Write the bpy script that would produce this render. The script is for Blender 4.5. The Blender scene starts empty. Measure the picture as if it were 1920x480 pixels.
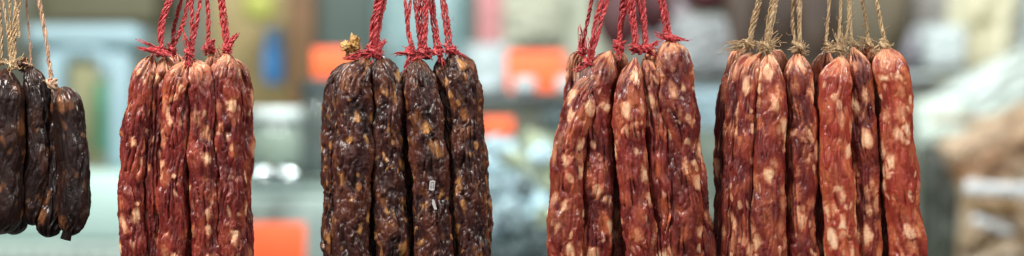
import bpy, math, random
import numpy as np
from mathutils import Vector
SC = bpy.context.scene
COL = SC.collection
random.seed(7)
S = 2400.0            # photograph pixels per metre on the plane of the sausages
CD = 1.6              # camera distance to that plane
ZC = 1.5              # camera height
PI = math.pi

def P(px, py, dep=0.0):
    """point on the sausage plane; dep = depth behind it, in the same small units (1/2400 m)"""
    return Vector(((px-960)/S, dep/S, ZC+(240-py)/S))
def pts3(l, dep=0):
    return np.array([tuple(P(p[0], p[1], p[2] if len(p) > 2 else dep)) for p in l])
def B(px, py, D):
    k = D/CD
    return Vector(((px-960)/S*k, D-CD, ZC+(240-py)/S*k))

# ------------------------------------------------------------------ noise
def _h(ix, iy, iz, s):
    n = (ix*374761393 + iy*668265263 + iz*2147483647 + s*974634777) & 0xffffffff
    n = ((n ^ (n >> 13))*1274126177) & 0xffffffff
    n = ((n ^ (n >> 16))*2246822519) & 0xffffffff
    return ((n ^ (n >> 15)) & 0xffffff)/float(0xffffff)
def vnoise(p, s=0):
    i = np.floor(p).astype(np.int64); f = p-i
    u = f*f*f*(f*(f*6-15)+10)
    out = 0
    for dx in (0, 1):
        wx = u[:, 0] if dx else 1-u[:, 0]
        for dy in (0, 1):
            wy = u[:, 1] if dy else 1-u[:, 1]
            for dz in (0, 1):
                wz = u[:, 2] if dz else 1-u[:, 2]
                g = []
                ii = (i[:, 0]+dx, i[:, 1]+dy, i[:, 2]+dz)
                d = (f[:, 0]-dx, f[:, 1]-dy, f[:, 2]-dz)
                v = sum((_h(*ii, s*3+k)*2-1)*d[k] for k in range(3))
                out = out + wx*wy*wz*v
    return out*1.7
def worley(p, s=0):
    i = np.floor(p).astype(np.int64)
    F1 = np.full(len(p), 9.0); F2 = F1.copy(); R = np.zeros(len(p)); R2 = R.copy()
    for dx in (-1, 0, 1):
        for dy in (-1, 0, 1):
            for dz in (-1, 0, 1):
                c = (i[:, 0]+dx, i[:, 1]+dy, i[:, 2]+dz)
                d = np.sqrt(sum((c[k]+0.1+0.8*_h(*c, s*7+k)-p[:, k])**2 for k in range(3)))
                r = _h(*c, s*7+4); r2 = _h(*c, s*7+5)
                m = d < F1
                F2 = np.where(m, F1, np.minimum(F2, d))
                R = np.where(m, r, R); R2 = np.where(m, r2, R2); F1 = np.where(m, d, F1)
    return F1, F2, R, R2
def sstep(a, b, x):
    t = np.clip((x-a)/(b-a), 0, 1); return t*t*(3-2*t)

# ------------------------------------------------------------------ mesh helpers
def np_mesh(name, V, F, attrs=None, smooth=True):
    me = bpy.data.meshes.new(name)
    V = np.asarray(V, dtype=np.float32); F = np.asarray(F, dtype=np.int32)
    me.vertices.add(len(V)); me.vertices.foreach_set('co', V.ravel())
    me.loops.add(F.size); me.loops.foreach_set('vertex_index', F.ravel())
    me.polygons.add(len(F))
    me.polygons.foreach_set('loop_start', np.arange(0, F.size, 4, dtype=np.int32))
    me.polygons.foreach_set('loop_total', np.full(len(F), 4, dtype=np.int32))
    me.update(calc_edges=True)
    me.polygons.foreach_set('use_smooth', np.full(len(F), smooth))
    for k, a in (attrs or {}).items():
        at = me.attributes.new(k, 'FLOAT', 'POINT'); at.data.foreach_set('value', np.asarray(a, dtype=np.float32))
    me.validate()
    return me
def link(name, me, mat, parent=None, loc=None):
    o = bpy.data.objects.new(name, me); COL.objects.link(o)
    if mat and not me.materials: me.materials.append(mat)
    if parent: o.parent = parent
    if loc is not None: o.location = loc
    return o
def tag(o, label=None, cat=None, group=None, kind=None):
    if label: o['label'] = label
    if cat: o['category'] = cat
    if group: o['group'] = group
    if kind: o['kind'] = kind
    return o
def empty(name, loc):
    o = bpy.data.objects.new(name, None); COL.objects.link(o); o.location = loc; o.empty_display_size = .02
    return o
def spline(pts, n):
    """Catmull-Rom through rows of pts, n samples, even in arc length"""
    pts = np.asarray(pts, float)
    if len(pts) == 2: 
        t = np.linspace(0, 1, n)[:, None]; return pts[0]*(1-t)+pts[1]*t
    q = np.vstack([2*pts[0]-pts[1], pts, 2*pts[-1]-pts[-2]])
    out = []
    for i in range(1, len(q)-2):
        t = np.linspace(0, 1, 24, endpoint=False)[:, None]
        a, b, c, d = q[i-1], q[i], q[i+1], q[i+2]
        out.append(0.5*((2*b)+(c-a)*t+(2*a-5*b+4*c-d)*t**2+(-a+3*b-3*c+d)*t**3))
    out = np.vstack(out+[pts[-1:]])
    L = np.r_[0, np.cumsum(np.linalg.norm(np.diff(out[:, :3], axis=0), axis=1))]
    s = np.linspace(0, L[-1], n)
    return np.stack([np.interp(s, L, out[:, k]) for k in range(out.shape[1])], 1)
def frames(C, ref=(1, 0, 0)):
    T = np.gradient(C, axis=0); T /= np.linalg.norm(T, axis=1)[:, None]+1e-12
    ref = np.array(ref, float)
    if abs(T.mean(0)@ref) > .85*np.linalg.norm(T.mean(0)): ref = np.array([0, 0, 1.0])
    N = ref-(T@ref)[:, None]*T; N /= np.linalg.norm(N, axis=1)[:, None]+1e-12
    return T, N, np.cross(T, N)
def quads(ns, nc):
    i = np.arange(ns-1)[:, None]; j = np.arange(nc)[None]
    a = i*nc+j; b = i*nc+(j+1) % nc
    return np.stack([a, b, b+nc, a+nc], -1).reshape(-1, 4)
class MB:
    """collects grids of quads into one mesh"""
    def __init__(s): s.V = []; s.F = []; s.n = 0; s.A = []
    def add(s, V, F, a=None):
        s.V.append(V); s.F.append(np.asarray(F)+s.n); s.n += len(V)
        s.A.append(np.zeros(len(V)) if a is None else a)
    def tube(s, C, r, nc=8, flat=1.0, tw=0.0, lobes=0, seed=0):
        ns = len(C); r = np.broadcast_to(np.asarray(r, float), (ns,))
        T, N, Bn = frames(C)
        th = np.linspace(0, 2*PI, nc, endpoint=False)[None]
        rot = (np.arange(ns)*tw)[:, None]
        rr = r[:, None]*(1+(0.16*np.cos(lobes*th) if lobes else 0))
        x = np.cos(th)*rr; y = np.sin(th)*rr*flat
        xx = x*np.cos(rot)-y*np.sin(rot); yy = x*np.sin(rot)+y*np.cos(rot)
        V = C[:, None]+xx[..., None]*N[:, None]+yy[..., None]*Bn[:, None]
        rs = np.random.RandomState(seed)
        a = np.broadcast_to(rs.rand(1, nc), (ns, nc))*.6+.4*np.interp(np.arange(ns), np.linspace(0, ns, max(3, ns//5)), rs.rand(max(3, ns//5)))[:, None]
        s.add(V.reshape(-1, 3), quads(ns, nc), a.ravel())
        # end caps: collapse fans of quads
        for e, idx in ((0, 0), (1, ns-1)):
            c = s.n; s.V.append(C[idx][None]); s.A.append(np.array([.5])); s.n += 1
            base = c-ns*nc+idx*nc-(0 if e == 0 else 1)
            f = []
            for j in range(0, nc, 2):
                q = [c, base+(j+2) % nc, base+j+1, base+j] if e == 0 else [c, base+j, base+j+1, base+(j+2) % nc]
                f.append(q)
            s.F.append(np.array(f))
    def box(s, c, d, rz=0.0, bev=0.0):
        x, y, z = (v/2 for v in d); b = min(bev, x*.9, y*.9, z*.9)
        # rounded in plan and profile by rings
        if b <= 0: b = 1e-5
        def ring(i, k=4):
            out = []
            for sx, sy, a0 in ((1, 1, 0), (-1, 1, PI/2), (-1, -1, PI), (1, -1, 3*PI/2)):
                for t in range(k):
                    a = a0+PI/2*t/(k-1); out.append((sx*(x-b)+(b-i)*math.cos(a), sy*(y-b)+(b-i)*math.sin(a)))
            return out
        L = [(b*.999, -z), (b*.3, -z+b*.3), (0, -z+b), (0, z-b), (b*.3, z-b*.3), (b*.999, z)]
        V = []
        for i, h in L:
            V += [(p[0], p[1], h) for p in ring(i)]
        V = np.array(V); nc = 16; F = [*quads(6, nc)]
        for base, up in ((0, 0), (5*nc, 1)):
            ci = len(V); V = np.vstack([V, [[0, 0, -z if not up else z]]])
            for j in range(0, nc, 2):
                q = [ci, base+j, base+j+1, base+(j+2) % nc]
                F.append(q if up else q[::-1])
        ca, sa = math.cos(rz), math.sin(rz)
        V = np.stack([V[:, 0]*ca-V[:, 1]*sa+c[0], V[:, 0]*sa+V[:, 1]*ca+c[1], V[:, 2]+c[2]], 1)
        s.add(V, np.array(F))
    def lathe(s, c, prof, nc=32):
        prof = np.array(prof); ns = len(prof)
        th = np.linspace(0, 2*PI, nc, endpoint=False)
        V = np.stack([prof[:, :1]*np.cos(th)+c[0], prof[:, :1]*np.sin(th)+c[1], np.repeat(prof[:, 1:], nc, 1)+c[2]], -1)
        s.add(V.reshape(-1, 3), quads(ns, nc))
    def build(s, name, mat, parent=None, smooth=True, origin=None):
        V = np.vstack(s.V)
        if origin is not None: V = V-np.array(origin)
        me = np_mesh(name, V, np.vstack(s.F), {'fib': np.concatenate(s.A)}, smooth)
        return link(name, me, mat, parent, origin if origin is not None and not parent else None)

# ------------------------------------------------------------------ materials
def new_mat(name):
    m = bpy.data.materials.new(name); m.use_nodes = True
    nt = m.node_tree; return m, nt, nt.nodes['Principled BSDF']
def N(nt, t, **k):
    n = nt.nodes.new(t)
    for a, v in k.items(): setattr(n, a, v)
    return n
def mixc(nt, f, a, b, bt='MIX'):
    m = N(nt, 'ShaderNodeMix', data_type='RGBA', blend_type=bt)
    for sock, v in ((m.inputs[0], f), (m.inputs[6], a), (m.inputs[7], b)):
        if hasattr(v, 'links'): nt.links.new(v, sock)
        elif isinstance(v, tuple): sock.default_value = (*v[:3], 1)
        else: sock.default_value = v
    return m.outputs[2]
def attr(nt, n): return N(nt, 'ShaderNodeAttribute', attribute_name=n).outputs['Fac']
def mathn(nt, op, a, b=0.0, clamp=False):
    m = N(nt, 'ShaderNodeMath', operation=op, use_clamp=clamp)
    for s_, v in ((m.inputs[0], a), (m.inputs[1], b)):
        if hasattr(v, 'links'): nt.links.new(v, s_)
        else: s_.default_value = v
    return m.outputs[0]

def sausage_mat(name, meat_a, meat_b, amber, cream, rough, coat, sss, bump):
    m, nt, bs = new_mat(name)
    tc = N(nt, 'ShaderNodeTexCoord'); oi = N(nt, 'ShaderNodeObjectInfo')
    add = N(nt, 'ShaderNodeVectorMath', operation='ADD')
    comb = N(nt, 'ShaderNodeCombineXYZ')
    r = mathn(nt, 'MULTIPLY', oi.outputs['Random'], 7.0)
    for i in range(3): nt.links.new(r, comb.inputs[i])
    nt.links.new(tc.outputs['Object'], add.inputs[0]); nt.links.new(comb.outputs[0], add.inputs[1])
    mp = N(nt, 'ShaderNodeMapping'); mp.inputs['Scale'].default_value = (1, 1, .33)
    nt.links.new(add.outputs[0], mp.inputs[0])
    n1 = N(nt, 'ShaderNodeTexNoise'); n1.inputs['Scale'].default_value = 260; n1.inputs['Detail'].default_value = 4; n1.inputs['Distortion'].default_value = .8
    nt.links.new(mp.outputs[0], n1.inputs['Vector'])
    n2 = N(nt, 'ShaderNodeTexNoise'); n2.inputs['Scale'].default_value = 900; n2.inputs['Detail'].default_value = 3
    nt.links.new(add.outputs[0], n2.inputs['Vector'])
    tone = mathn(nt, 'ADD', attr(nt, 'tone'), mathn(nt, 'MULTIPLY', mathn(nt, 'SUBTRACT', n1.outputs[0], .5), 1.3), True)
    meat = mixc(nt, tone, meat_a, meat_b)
    c = mixc(nt, attr(nt, 'soft'), meat, amber)
    fv = mathn(nt, 'ADD', .62, mathn(nt, 'MULTIPLY', mathn(nt, 'SUBTRACT', n1.outputs[0], .3), 1.2, True), True)
    c = mixc(nt, mathn(nt, 'MULTIPLY', attr(nt, 'fat'), fv), c, cream)
    c = mixc(nt, mathn(nt, 'MULTIPLY', mathn(nt, 'SUBTRACT', n2.outputs[0], .45), .8, True), c, meat_a)
    nt.links.new(c, bs.inputs['Base Color'])
    rr = N(nt, 'ShaderNodeMapRange'); rr.inputs[3].default_value = rough-.1; rr.inputs[4].default_value = rough+.16
    nt.links.new(n1.outputs[0], rr.inputs[0]); nt.links.new(rr.outputs[0], bs.inputs['Roughness'])
    bs.inputs['Subsurface Weight'].default_value = sss
    bs.inputs['Subsurface Radius'].default_value = (1, .35, .2); bs.inputs['Subsurface Scale'].default_value = .0032
    bs.inputs['Specular IOR Level'].default_value = .38
    bs.inputs['Coat Weight'].default_value = coat; bs.inputs['Coat Roughness'].default_value = .16
    b1 = N(nt, 'ShaderNodeBump'); b1.inputs['Strength'].default_value = bump; b1.inputs['Distance'].default_value = .0012
    nt.links.new(n1.outputs[0], b1.inputs['Height'])
    b2 = N(nt, 'ShaderNodeBump'); b2.inputs['Strength'].default_value = bump*.5; b2.inputs['Distance'].default_value = .0003
    nt.links.new(n2.outputs[0], b2.inputs['Height']); nt.links.new(b1.outputs[0], b2.inputs['Normal'])
    nt.links.new(b2.outputs[0], bs.inputs['Normal'])
    return m
M_RED = sausage_mat('red_meat', (.075, .008, .007), (.23, .025, .018), (.52, .135, .050), (.86, .56, .34), .41, .2, .25, .6)
M_RED2 = sausage_mat('orange_red_meat', (.12, .010, .007), (.33, .042, .023), (.62, .185, .070), (.90, .63, .42), .40, .22, .3, .55)
M_DARK = sausage_mat('dark_liver_meat', (.014, .005, .004), (.068, .017, .013), (.22, .068, .020), (.56, .28, .09), .40, .18, .1, .6)
M_BLK = sausage_mat('black_liver_meat', (.008, .0035, .003), (.024, .009, .007), (.12, .038, .013), (.26, .11, .045), .34, .25, .1, .3)

def twine_mat(name, a, b, c, rough=.6):
    m, nt, bs = new_mat(name)
    tc = N(nt, 'ShaderNodeTexCoord')
    n = N(nt, 'ShaderNodeTexNoise'); n.inputs['Scale'].default_value = 500; n.inputs['Detail'].default_value = 3
    nt.links.new(tc.outputs['Object'], n.inputs['Vector'])
    col = mixc(nt, attr(nt, 'fib'), a, b)
    col = mixc(nt, mathn(nt, 'MULTIPLY', mathn(nt, 'SUBTRACT', n.outputs[0], .5), 2.6, True), col, c)
    nt.links.new(col, bs.inputs['Base Color'])
    bs.inputs['Roughness'].default_value = rough
    bs.inputs['Subsurface Weight'].default_value = .12; bs.inputs['Subsurface Scale'].default_value = .001
    bp = N(nt, 'ShaderNodeBump'); bp.inputs['Strength'].default_value = .6; bp.inputs['Distance'].default_value = .0004
    nt.links.new(n.outputs[0], bp.inputs['Height']); nt.links.new(bp.outputs[0], bs.inputs['Normal'])
    return m
M_TR = twine_mat('red_twine', (.25, .012, .018), (.58, .048, .055), (.80, .23, .21), .5)
M_TS = twine_mat('straw_twine', (.26, .155, .075), (.56, .39, .21), (.74, .60, .40), .65)
M_TP = twine_mat('pinkish_straw_twine', (.36, .19, .11), (.62, .40, .26), (.78, .60, .44), .65)

def plain(name, col, rough=.6, col2=None, scale=12, metal=0, trans=0, bump=0, emis=0, ior=1.45, rot=None, stretch=(1, 1, 1)):
    m, nt, bs = new_mat(name)
    bs.inputs['Roughness'].default_value = rough; bs.inputs['Metallic'].default_value = metal
    bs.inputs['Transmission Weight'].default_value = trans; bs.inputs['IOR'].default_value = ior
    n = N(nt, 'ShaderNodeTexNoise'); n.inputs['Scale'].default_value = scale; n.inputs['Detail'].default_value = 4
    tc = N(nt, 'ShaderNodeTexCoord'); mp = N(nt, 'ShaderNodeMapping'); mp.vector_type = 'TEXTURE'
    nt.links.new(tc.outputs['Object'], mp.inputs[0]); nt.links.new(mp.outputs[0], n.inputs['Vector'])
    mp.inputs['Scale'].default_value = stretch
    if rot: mp.inputs['Rotation'].default_value = (0, rot, 0)
    col2 = col2 or tuple(v*.75 for v in col)
    f = mathn(nt, 'MULTIPLY', mathn(nt, 'SUBTRACT', n.outputs[0], .35), 3.2, True)
    nt.links.new(mixc(nt, f, col, col2), bs.inputs['Base Color'])
    if bump:
        bp = N(nt, 'ShaderNodeBump'); bp.inputs['Strength'].default_value = bump; bp.inputs['Distance'].default_value = .01
        nt.links.new(n.outputs[0], bp.inputs['Height']); nt.links.new(bp.outputs[0], bs.inputs['Normal'])
    if emis: bs.inputs['Emission Color'].default_value = (*col, 1); bs.inputs['Emission Strength'].default_value = emis
    return m

# ------------------------------------------------------------------ sausages
SEED = [0]
def sausage(ctrl, top, bottom, label, style='red', cone=False, group=None, fatp=.36, fats=20.0, wr=1.0, tone=0.0, R_cap=1.75, tail=None, tip=5.0, mat=None, seed=None):
    """ctrl rows (px, py, radius, depth); top/bottom = py of the ends"""
    SEED[0] += 1; sd = seed or SEED[0]
    ctrl = np.array(ctrl, float)
    L = abs(bottom-top); ns = int(L/1.55); nc = 108
    path = spline(ctrl, 400)
    o = np.argsort(path[:, 1]); py = np.linspace(top, bottom, ns)
    C = np.stack([np.interp(py, path[o, 1], path[o, k]) for k in (0, 3)], 1)
    R = np.interp(py, path[o, 1], path[o, 2])*(1+.045*np.sin(py/33+sd*2.3)+.03*np.sin(py/17+sd*4.1))-1.2
    s = py-top; Lc = R_cap*R[min(ns-1, 60)]
    u = np.clip(s/Lc, 0, 1)
    cap = np.clip(1-(1-u)**2.0, 0, 1)**(.86 if cone else .66)
    r = np.maximum(tip*(1-.3*np.exp(-s/4)), R*cap)
    sb = (bottom-py); ub = np.clip(sb/(R*(1.7 if tail else 1.15)), 0, 1)
    r = np.maximum(r*np.sqrt(np.clip(1-(1-ub)**2, 0, 1)), .6)
    th = np.linspace(0, 2*PI, nc, endpoint=False)
    TH, Sg = np.meshgrid(th, s); RR = np.repeat(r[:, None], nc, 1)
    sf0 = Sg.ravel()
    q = np.stack([(RR*.6+12)*np.cos(TH), (RR*.6+12)*np.sin(TH), Sg], -1).reshape(-1, 3)
    disp0 = 0; off = np.array([sd*131.7, sd*57.3, sd*211.1])
    lowp = vnoise((q+off)/np.array([30, 30, 60]), sd); warp = vnoise((q+off)/np.array([16, 16, 26]), sd+1)
    qw = q+off+np.stack([warp*5, lowp*5, warp*12], 1)
    # fat pieces
    F1, F2, r1, r2 = worley(qw/np.array([fats, fats, fats*1.45]), sd)
    edge = np.minimum(.64-F1, (F2-F1)*1.1)
    sel = sstep(1-fatp-.02, 1-fatp+.02, r1)
    shallow = sstep(.30, .85, r2)
    wob = vnoise((q+off)/5.0, sd+5)*.10
    fat = sel*sstep(.0, .46, edge+wob)*np.minimum(shallow*1.15, 1)
    F1b, F2b, r1b, r2b = worley(qw/np.array([fats*.5, fats*.5, fats*.8])+31.3, sd+9)
    small = sstep(.86, .9, r1b)*sstep(-.05, .3, .55-F1b)*r2b
    fat = np.clip(np.maximum(fat*.95, small*.75), 0, 1)
    soft = np.clip(np.maximum(sel*sstep(-.16, .34, edge+wob)*(.30+.65*r2), small*.8)+.16*sstep(.1, .5, lowp), 0, 1)
    F1c, F2c, r1c, r2c = worley(qw/np.array([fats*1.7, fats*1.7, fats*2.2])+77.7, sd+21)
    soft = np.clip(soft+sstep(1-fatp*.7, 1-fatp*.5, r1c)*sstep(0, .45, np.minimum(.62-F1c, (F2c-F1c)*1.1)+wob)*.6*r2c, 0, 1)
    # wrinkles: drawn-in lines between rounded lumps, running mostly along the length
    z_ = {'dark': 1.35, 'blk': 1.6}.get(style, 1.8)
    n1 = vnoise(qw/np.array([8.5, 8.5, 34*z_]), sd+2); n2 = vnoise(qw/np.array([5.0, 5.0, 15*z_])+9, sd+3)
    n3 = vnoise(qw/np.array([13, 13, 17*z_])+5, sd+4)
    n4 = vnoise(qw/np.array([3.6, 3.6, 17*z_])+3, sd+7)
    w = 6.4*np.minimum(np.abs(n1), .35)+3.2*np.minimum(np.abs(n2), .35)+3.8*np.minimum(np.abs(n4), .35)+1.9*n3
    rph = vnoise(np.stack([q[:, 0]/26+off[0], q[:, 1]/26, sf0/95+sd], 1), sd+11)*3.8+vnoise(np.stack([q[:, 0]/14, q[:, 1]/14+off[1], sf0/36], 1), sd+12)*1.1
    rk = {'blk': 5, 'dark': 7}.get(style, 7)+sd % 2
    ridge = np.abs(np.sin(rk*TH.ravel()+rph))**.7
    ramp = np.clip(.75+1.3*vnoise(np.stack([q[:, 0]/20, q[:, 1]/20, sf0/36+off[2]], 1), sd+13), .1, 1.5)
    w = w*.62+3.5*(ridge-.6)*ramp+.75
    w = (w-2.1)*wr*1.3*(1-.35*fat)
    big = lowp*2.0*min(1, wr)
    nk = 9+sd % 5
    sf = Sg.ravel()
    pleat = np.cos(nk*TH.ravel()+3*warp+sf*.02)*np.exp(-sf/20)*np.minimum(RR.ravel()*.13, 2.4)
    fade = np.clip(sf/26, 0.12, 1)*np.clip((bottom-top-sf)/12, .1, 1)
    disp = (w+big+fat*1.0)*fade+pleat
    if tail:   # gathered, folded lower end
        k = sstep(tail, 0, bottom-top-sf)
        disp = disp+np.cos(11*TH.ravel()+4*warp+2*lowp)*2.6*k*np.clip(RR.ravel()/12, 0, 1)
    cxy = np.stack([C[:, 0], py, C[:, 1]], 1)
    cxy[:, 0] += 2.1*np.sin(py/47+sd*1.7)+1.3*np.sin(py/21+sd*2.9); W = np.stack([(cxy[:, 0]-960)/S, cxy[:, 2]/S, ZC+(240-cxy[:, 1])/S], 1)
    T, Nn, Bn = frames(W)
    rad = ((RR.ravel()+disp*np.clip(RR.ravel()/14, .15, 1))/S).reshape(ns, nc)
    V = W[:, None]+(np.cos(TH)*rad)[..., None]*Nn[:, None]+(np.sin(TH)*rad)[..., None]*Bn[:, None]
    org = W[0].copy(); V = V.reshape(-1, 3)-org
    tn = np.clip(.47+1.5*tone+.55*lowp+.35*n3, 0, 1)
    # gathered skin near the tie is paler: fat shows through the thin stretched casing
    nearneck = np.exp(-(sf/30)**2)*sstep(-.3, .4, vnoise((q+off)/np.array([9, 9, 30]), sd+6)+.2)
    soft = np.clip(soft+nearneck*(1. if style == 'red' else .25), 0, 1)
    fat = np.clip(fat+nearneck*(.55 if style == 'red' else .05), 0, 1)
    me = np_mesh('cured_sausage', V, quads(ns, nc), dict(fat=fat, soft=soft, tone=tn))
    ob = link('cured_sausage', me, mat or {'red': M_RED, 'red2': M_RED2, 'dark': M_DARK, 'blk': M_BLK}[style], None, org)
    tag(ob, label, 'sausage', group)
    return ob

GA = 'black sausages hanging at the left edge'
GB = 'red sausages of the first red bunch'
GC = 'dark brown sausages on red twine'
GD = 'red sausages of the middle red bunch'
GE = 'red sausages on straw twine'
def sA(*a, **k): return sausage(*a, style='blk', group=GA, fatp=k.pop('fatp', .16)*.6, fats=22, wr=k.pop('wr', .7), **k)
sA([(14,130,34,0),(10,200,37,0),(10,300,37,0),(4,440,36,0)], 128, 440, 'plump black sausage cut by the left edge of the photo, frontmost of its bunch', tone=.15, fatp=.22)
sA([(52,122,22,16),(62,180,26,18),(68,300,27,18),(56,430,25,18)], 124, 424, 'black sausage hanging just right of the plump leftmost one, below the brown stub', tone=0, wr=.8, tail=60)
sA([(94,158,18,34),(98,240,23,34),(102,330,26,26),(82,450,24,14)], 156, 446, 'narrow black sausage pinched between two others, its pleated tip left of the cut tail', wr=.9, tail=70)
sA([(118,162,26,6),(131,230,31,6),(136,330,30,6),(137,400,28,2),(126,450,20,-4)], 162, 442, 'black sausage with pleated bottom and cut tail, farthest right of the black bunch', wr=.7, tail=75, fatp=.2, R_cap=1.2)
sA([(20,150,24,50),(22,300,26,50),(16,445,26,46)], 150, 443, 'black sausage mostly hidden behind the plump leftmost one, its round bottom showing', wr=.6)

host = [o for o in bpy.data.objects if 'cut tail, farthest' in o.get('label', '')][0]
mb = MB(); C = spline(pts3([(132,420,-14),(129,434,-12),(125,449,-11)]), 16); n_, c_ = 16, 28
T, Nn, Bn = frames(C); th = np.linspace(0, 2*PI, c_, endpoint=False)
rad = np.linspace(7, 9, n_)[:, None]*(1+.14*np.cos(8*th))/S
mb.add((C[:, None]+(np.cos(th)*rad)[..., None]*Nn[:, None]+(np.sin(th)*rad*.4)[..., None]*Bn[:, None]).reshape(-1, 3), quads(n_, c_))
ci = mb.n; mb.V.append(C[-1][None]); mb.A.append(np.array([.5])); mb.n += 1
mb.F.append(np.array([[ci, ci-c_+j, ci-c_+j+1, ci-c_+(j+2) % c_] for j in range(0, c_, 2)]))
mb.build('cut_tail', M_BLK, host, origin=np.array(host.location))
def sB(*a, **k): return sausage(*a, group=GB, fatp=k.pop('fatp', .24), wr=1.35, **k)
sB([(285,104,20,6),(266,160,23,4),(252,280,24,2),(248,500,25,0),(248,620,25,0)], 102, 600, 'red sausage with an orange shoulder, leftmost of the first red bunch', tone=.05, fatp=.3)
sB([(306,106,20,14),(299,180,21,14),(290,330,22,12),(286,600,22,12)], 104, 600, 'narrow dark red sausage squeezed second from the left in the first red bunch', tone=-.15, fatp=.18)
sB([(322,95,18,52),(324,180,20,52),(318,600,22,52)], 98, 600, 'hidden red sausage behind the second and third of the first red bunch', tone=-.1)
sB([(352,116,24,-6),(334,170,25,-8),(329,300,26,-8),(327,480,26,-8),(328,620,28,-8)], 112, 610, 'wrinkled red sausage with pale oblong fat pieces beside the central dark gap, left side', tone=.12, fatp=.22)
sB([(366,114,24,-6),(380,170,27,-8),(384,300,27,-8),(388,480,28,-8),(388,620,28,-8)], 110, 620, 'red sausage with a large cream patch at its shoulder, just right of the central gap', tone=0, fatp=.27)
sB([(398,90,14,46),(390,150,18,46),(358,300,20,44),(353,400,22,42),(353,600,24,42)], 88, 600, 'orange tipped red sausage peeking out behind between two front ones', tone=.1, fatp=.5)
sB([(426,100,24,0),(424,170,27,0),(428,300,28,0),(434,480,29,0),(436,620,29,0)], 96, 610, 'red sausage under the single thick right string of the first red bunch', tone=0, fatp=.26)
sB([(432,104,20,28),(446,170,21,30),(449,300,20,30),(452,480,18,30),(452,620,18,30)], 108, 600, 'red sausage showing only as a bumpy rim at the right of the first red bunch', tone=-.05, fatp=.3)

def sC(*a, **k): return sausage(*a, style='dark', group=GC, fatp=k.pop('fatp', .27)-.05, fats=16, wr=k.pop('wr', 1.5), **k)
sC([(668,112,20,30),(630,160,23,30),(626,260,22,30),(626,400,23,30),(626,620,24,30)], 112, 600, 'dark brown sausage showing as the bumpy left rim of the left dark cluster', R_cap=2.2, fatp=.3)
sC([(680,110,20,14),(648,160,22,14),(644,260,22,14),(646,400,22,16),(646,620,22,16)], 110, 600, 'dark brown sausage with a pale seam, second from the left in the left dark cluster', R_cap=2.0, cone=True)
sC([(690,108,24,-8),(670,160,32,-8),(664,260,34,-8),(662,400,34,-8),(660,620,34,-8)], 106, 600, 'broad dark brown sausage in front, left of the narrow gap in the left dark cluster', tone=.12)
sC([(716,106,24,-2),(725,160,28,-4),(727,260,27,-4),(733,400,29,-4),(736,620,30,-4)], 103, 610, 'dark brown sausage with bright amber flecks, rightmost of the left dark cluster', tone=.0, fatp=.3)
sC([(752,118,16,72),(758,260,20,72),(766,400,20,72),(770,620,20,72)], 128, 600, 'dark sausage with shade toned into its meat at the back of the gap between the two dark clusters', tone=-.2)  # lowered tone paints the shade of the gap into the meat
sC([(786,112,26,-8),(793,170,31,-8),(801,260,32,-8),(811,400,33,-8),(822,620,34,-8)], 108, 605, 'dark brown sausage carrying two white paper scraps', tone=.08, fatp=.28)
sC([(826,106,20,18),(838,170,22,18),(846,260,22,18),(850,400,23,18),(852,620,23,18)], 106, 600, 'narrow dark brown sausage tucked right of the one with paper scraps', tone=-.05)
sC([(850,98,26,2),(864,150,30,2),(876,260,29,2),(882,400,31,2),(886,620,32,2)], 94, 600, 'dark brown sausage with an amber crown, under the rightmost string of the dark clusters', tone=0, fatp=.3)
sC([(862,108,20,26),(878,170,19,30),(890,260,20,30),(894,400,22,30),(896,620,24,30)], 110, 600, 'dark brown sausage showing as the right rim of the right dark cluster', tone=-.05, fatp=.36)
sC([(690,110,22,62),(694,260,26,62),(700,620,26,62)], 112, 600, 'dark sausage hidden at the back of the left dark cluster', tone=-.2)  # back filler, meat toned darker to stand for shade between the front ones

def sD(*a, **k): return sausage(*a, group=GD, fats=22, fatp=k.pop('fatp', .4)+.08, wr=k.pop('wr', 1.25), **k)
sD([(1094,96,18,40),(1080,140,18,40),(1074,300,20,44),(1074,620,20,44)], 92, 590, 'short topped red sausage peeking from behind at the upper left of the middle red bunch', tone=-.15)
sD([(1114,132,18,-4),(1090,190,27,-4),(1070,290,31,-4),(1060,400,32,-4),(1054,620,33,-4)], 126, 600, 'red sausage with a loose glassy casing top, leftmost of the middle red bunch', tone=.05, fatp=.5, R_cap=2.2, cone=True)
sD([(1144,98,22,6),(1125,150,28,6),(1122,260,28,6),(1120,400,29,6),(1116,620,30,6)], 94, 600, 'red sausage with an upright orange shoulder, second from left in the middle red bunch', tone=0, fatp=.38)
sD([(1166,96,18,40),(1160,160,20,40),(1160,400,22,44),(1168,620,22,44)], 92, 600, 'red sausage toned down as shade, filling the gap behind the second and third', tone=-.2, fatp=.3)  # meat colour darkened to deepen the shade in this gap
sD([(1192,112,22,-12),(1178,170,27,-12),(1182,270,28,-12),(1196,400,29,-12),(1212,620,31,-12)], 108, 600, 'red sausage with a large creamy shoulder, in the centre front of the middle red bunch', tone=.18, fatp=.42, R_cap=2.0, cone=True)
sD([(1210,108,20,0),(1224,170,22,0),(1236,270,23,0),(1244,400,24,0),(1250,620,25,0)], 106, 600, 'narrow orange streaked red sausage right of the central one in the middle red bunch', tone=.1, fatp=.4, R_cap=2.0, cone=True)
sD([(1228,92,14,34),(1222,150,17,36),(1222,400,22,40),(1240,620,22,40)], 90, 590, 'pale topped sausage hidden behind the fifth and sixth of the middle red bunch', tone=.1, fatp=.6)
sD([(1258,80,28,-2),(1264,140,34,-2),(1274,240,34,-2),(1284,400,32,-2),(1290,620,32,-2)], 73, 600, 'thick deep red sausage tied highest in the middle red bunch', tone=-.12, fatp=.27, R_cap=1.05)
sD([(1270,110,20,30),(1282,190,22,30),(1298,300,22,30),(1314,430,23,30),(1322,620,24,30)], 100, 600, 'dark red sausage slanting out to the right rim of the middle red bunch', tone=-.2, fatp=.3)

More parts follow.
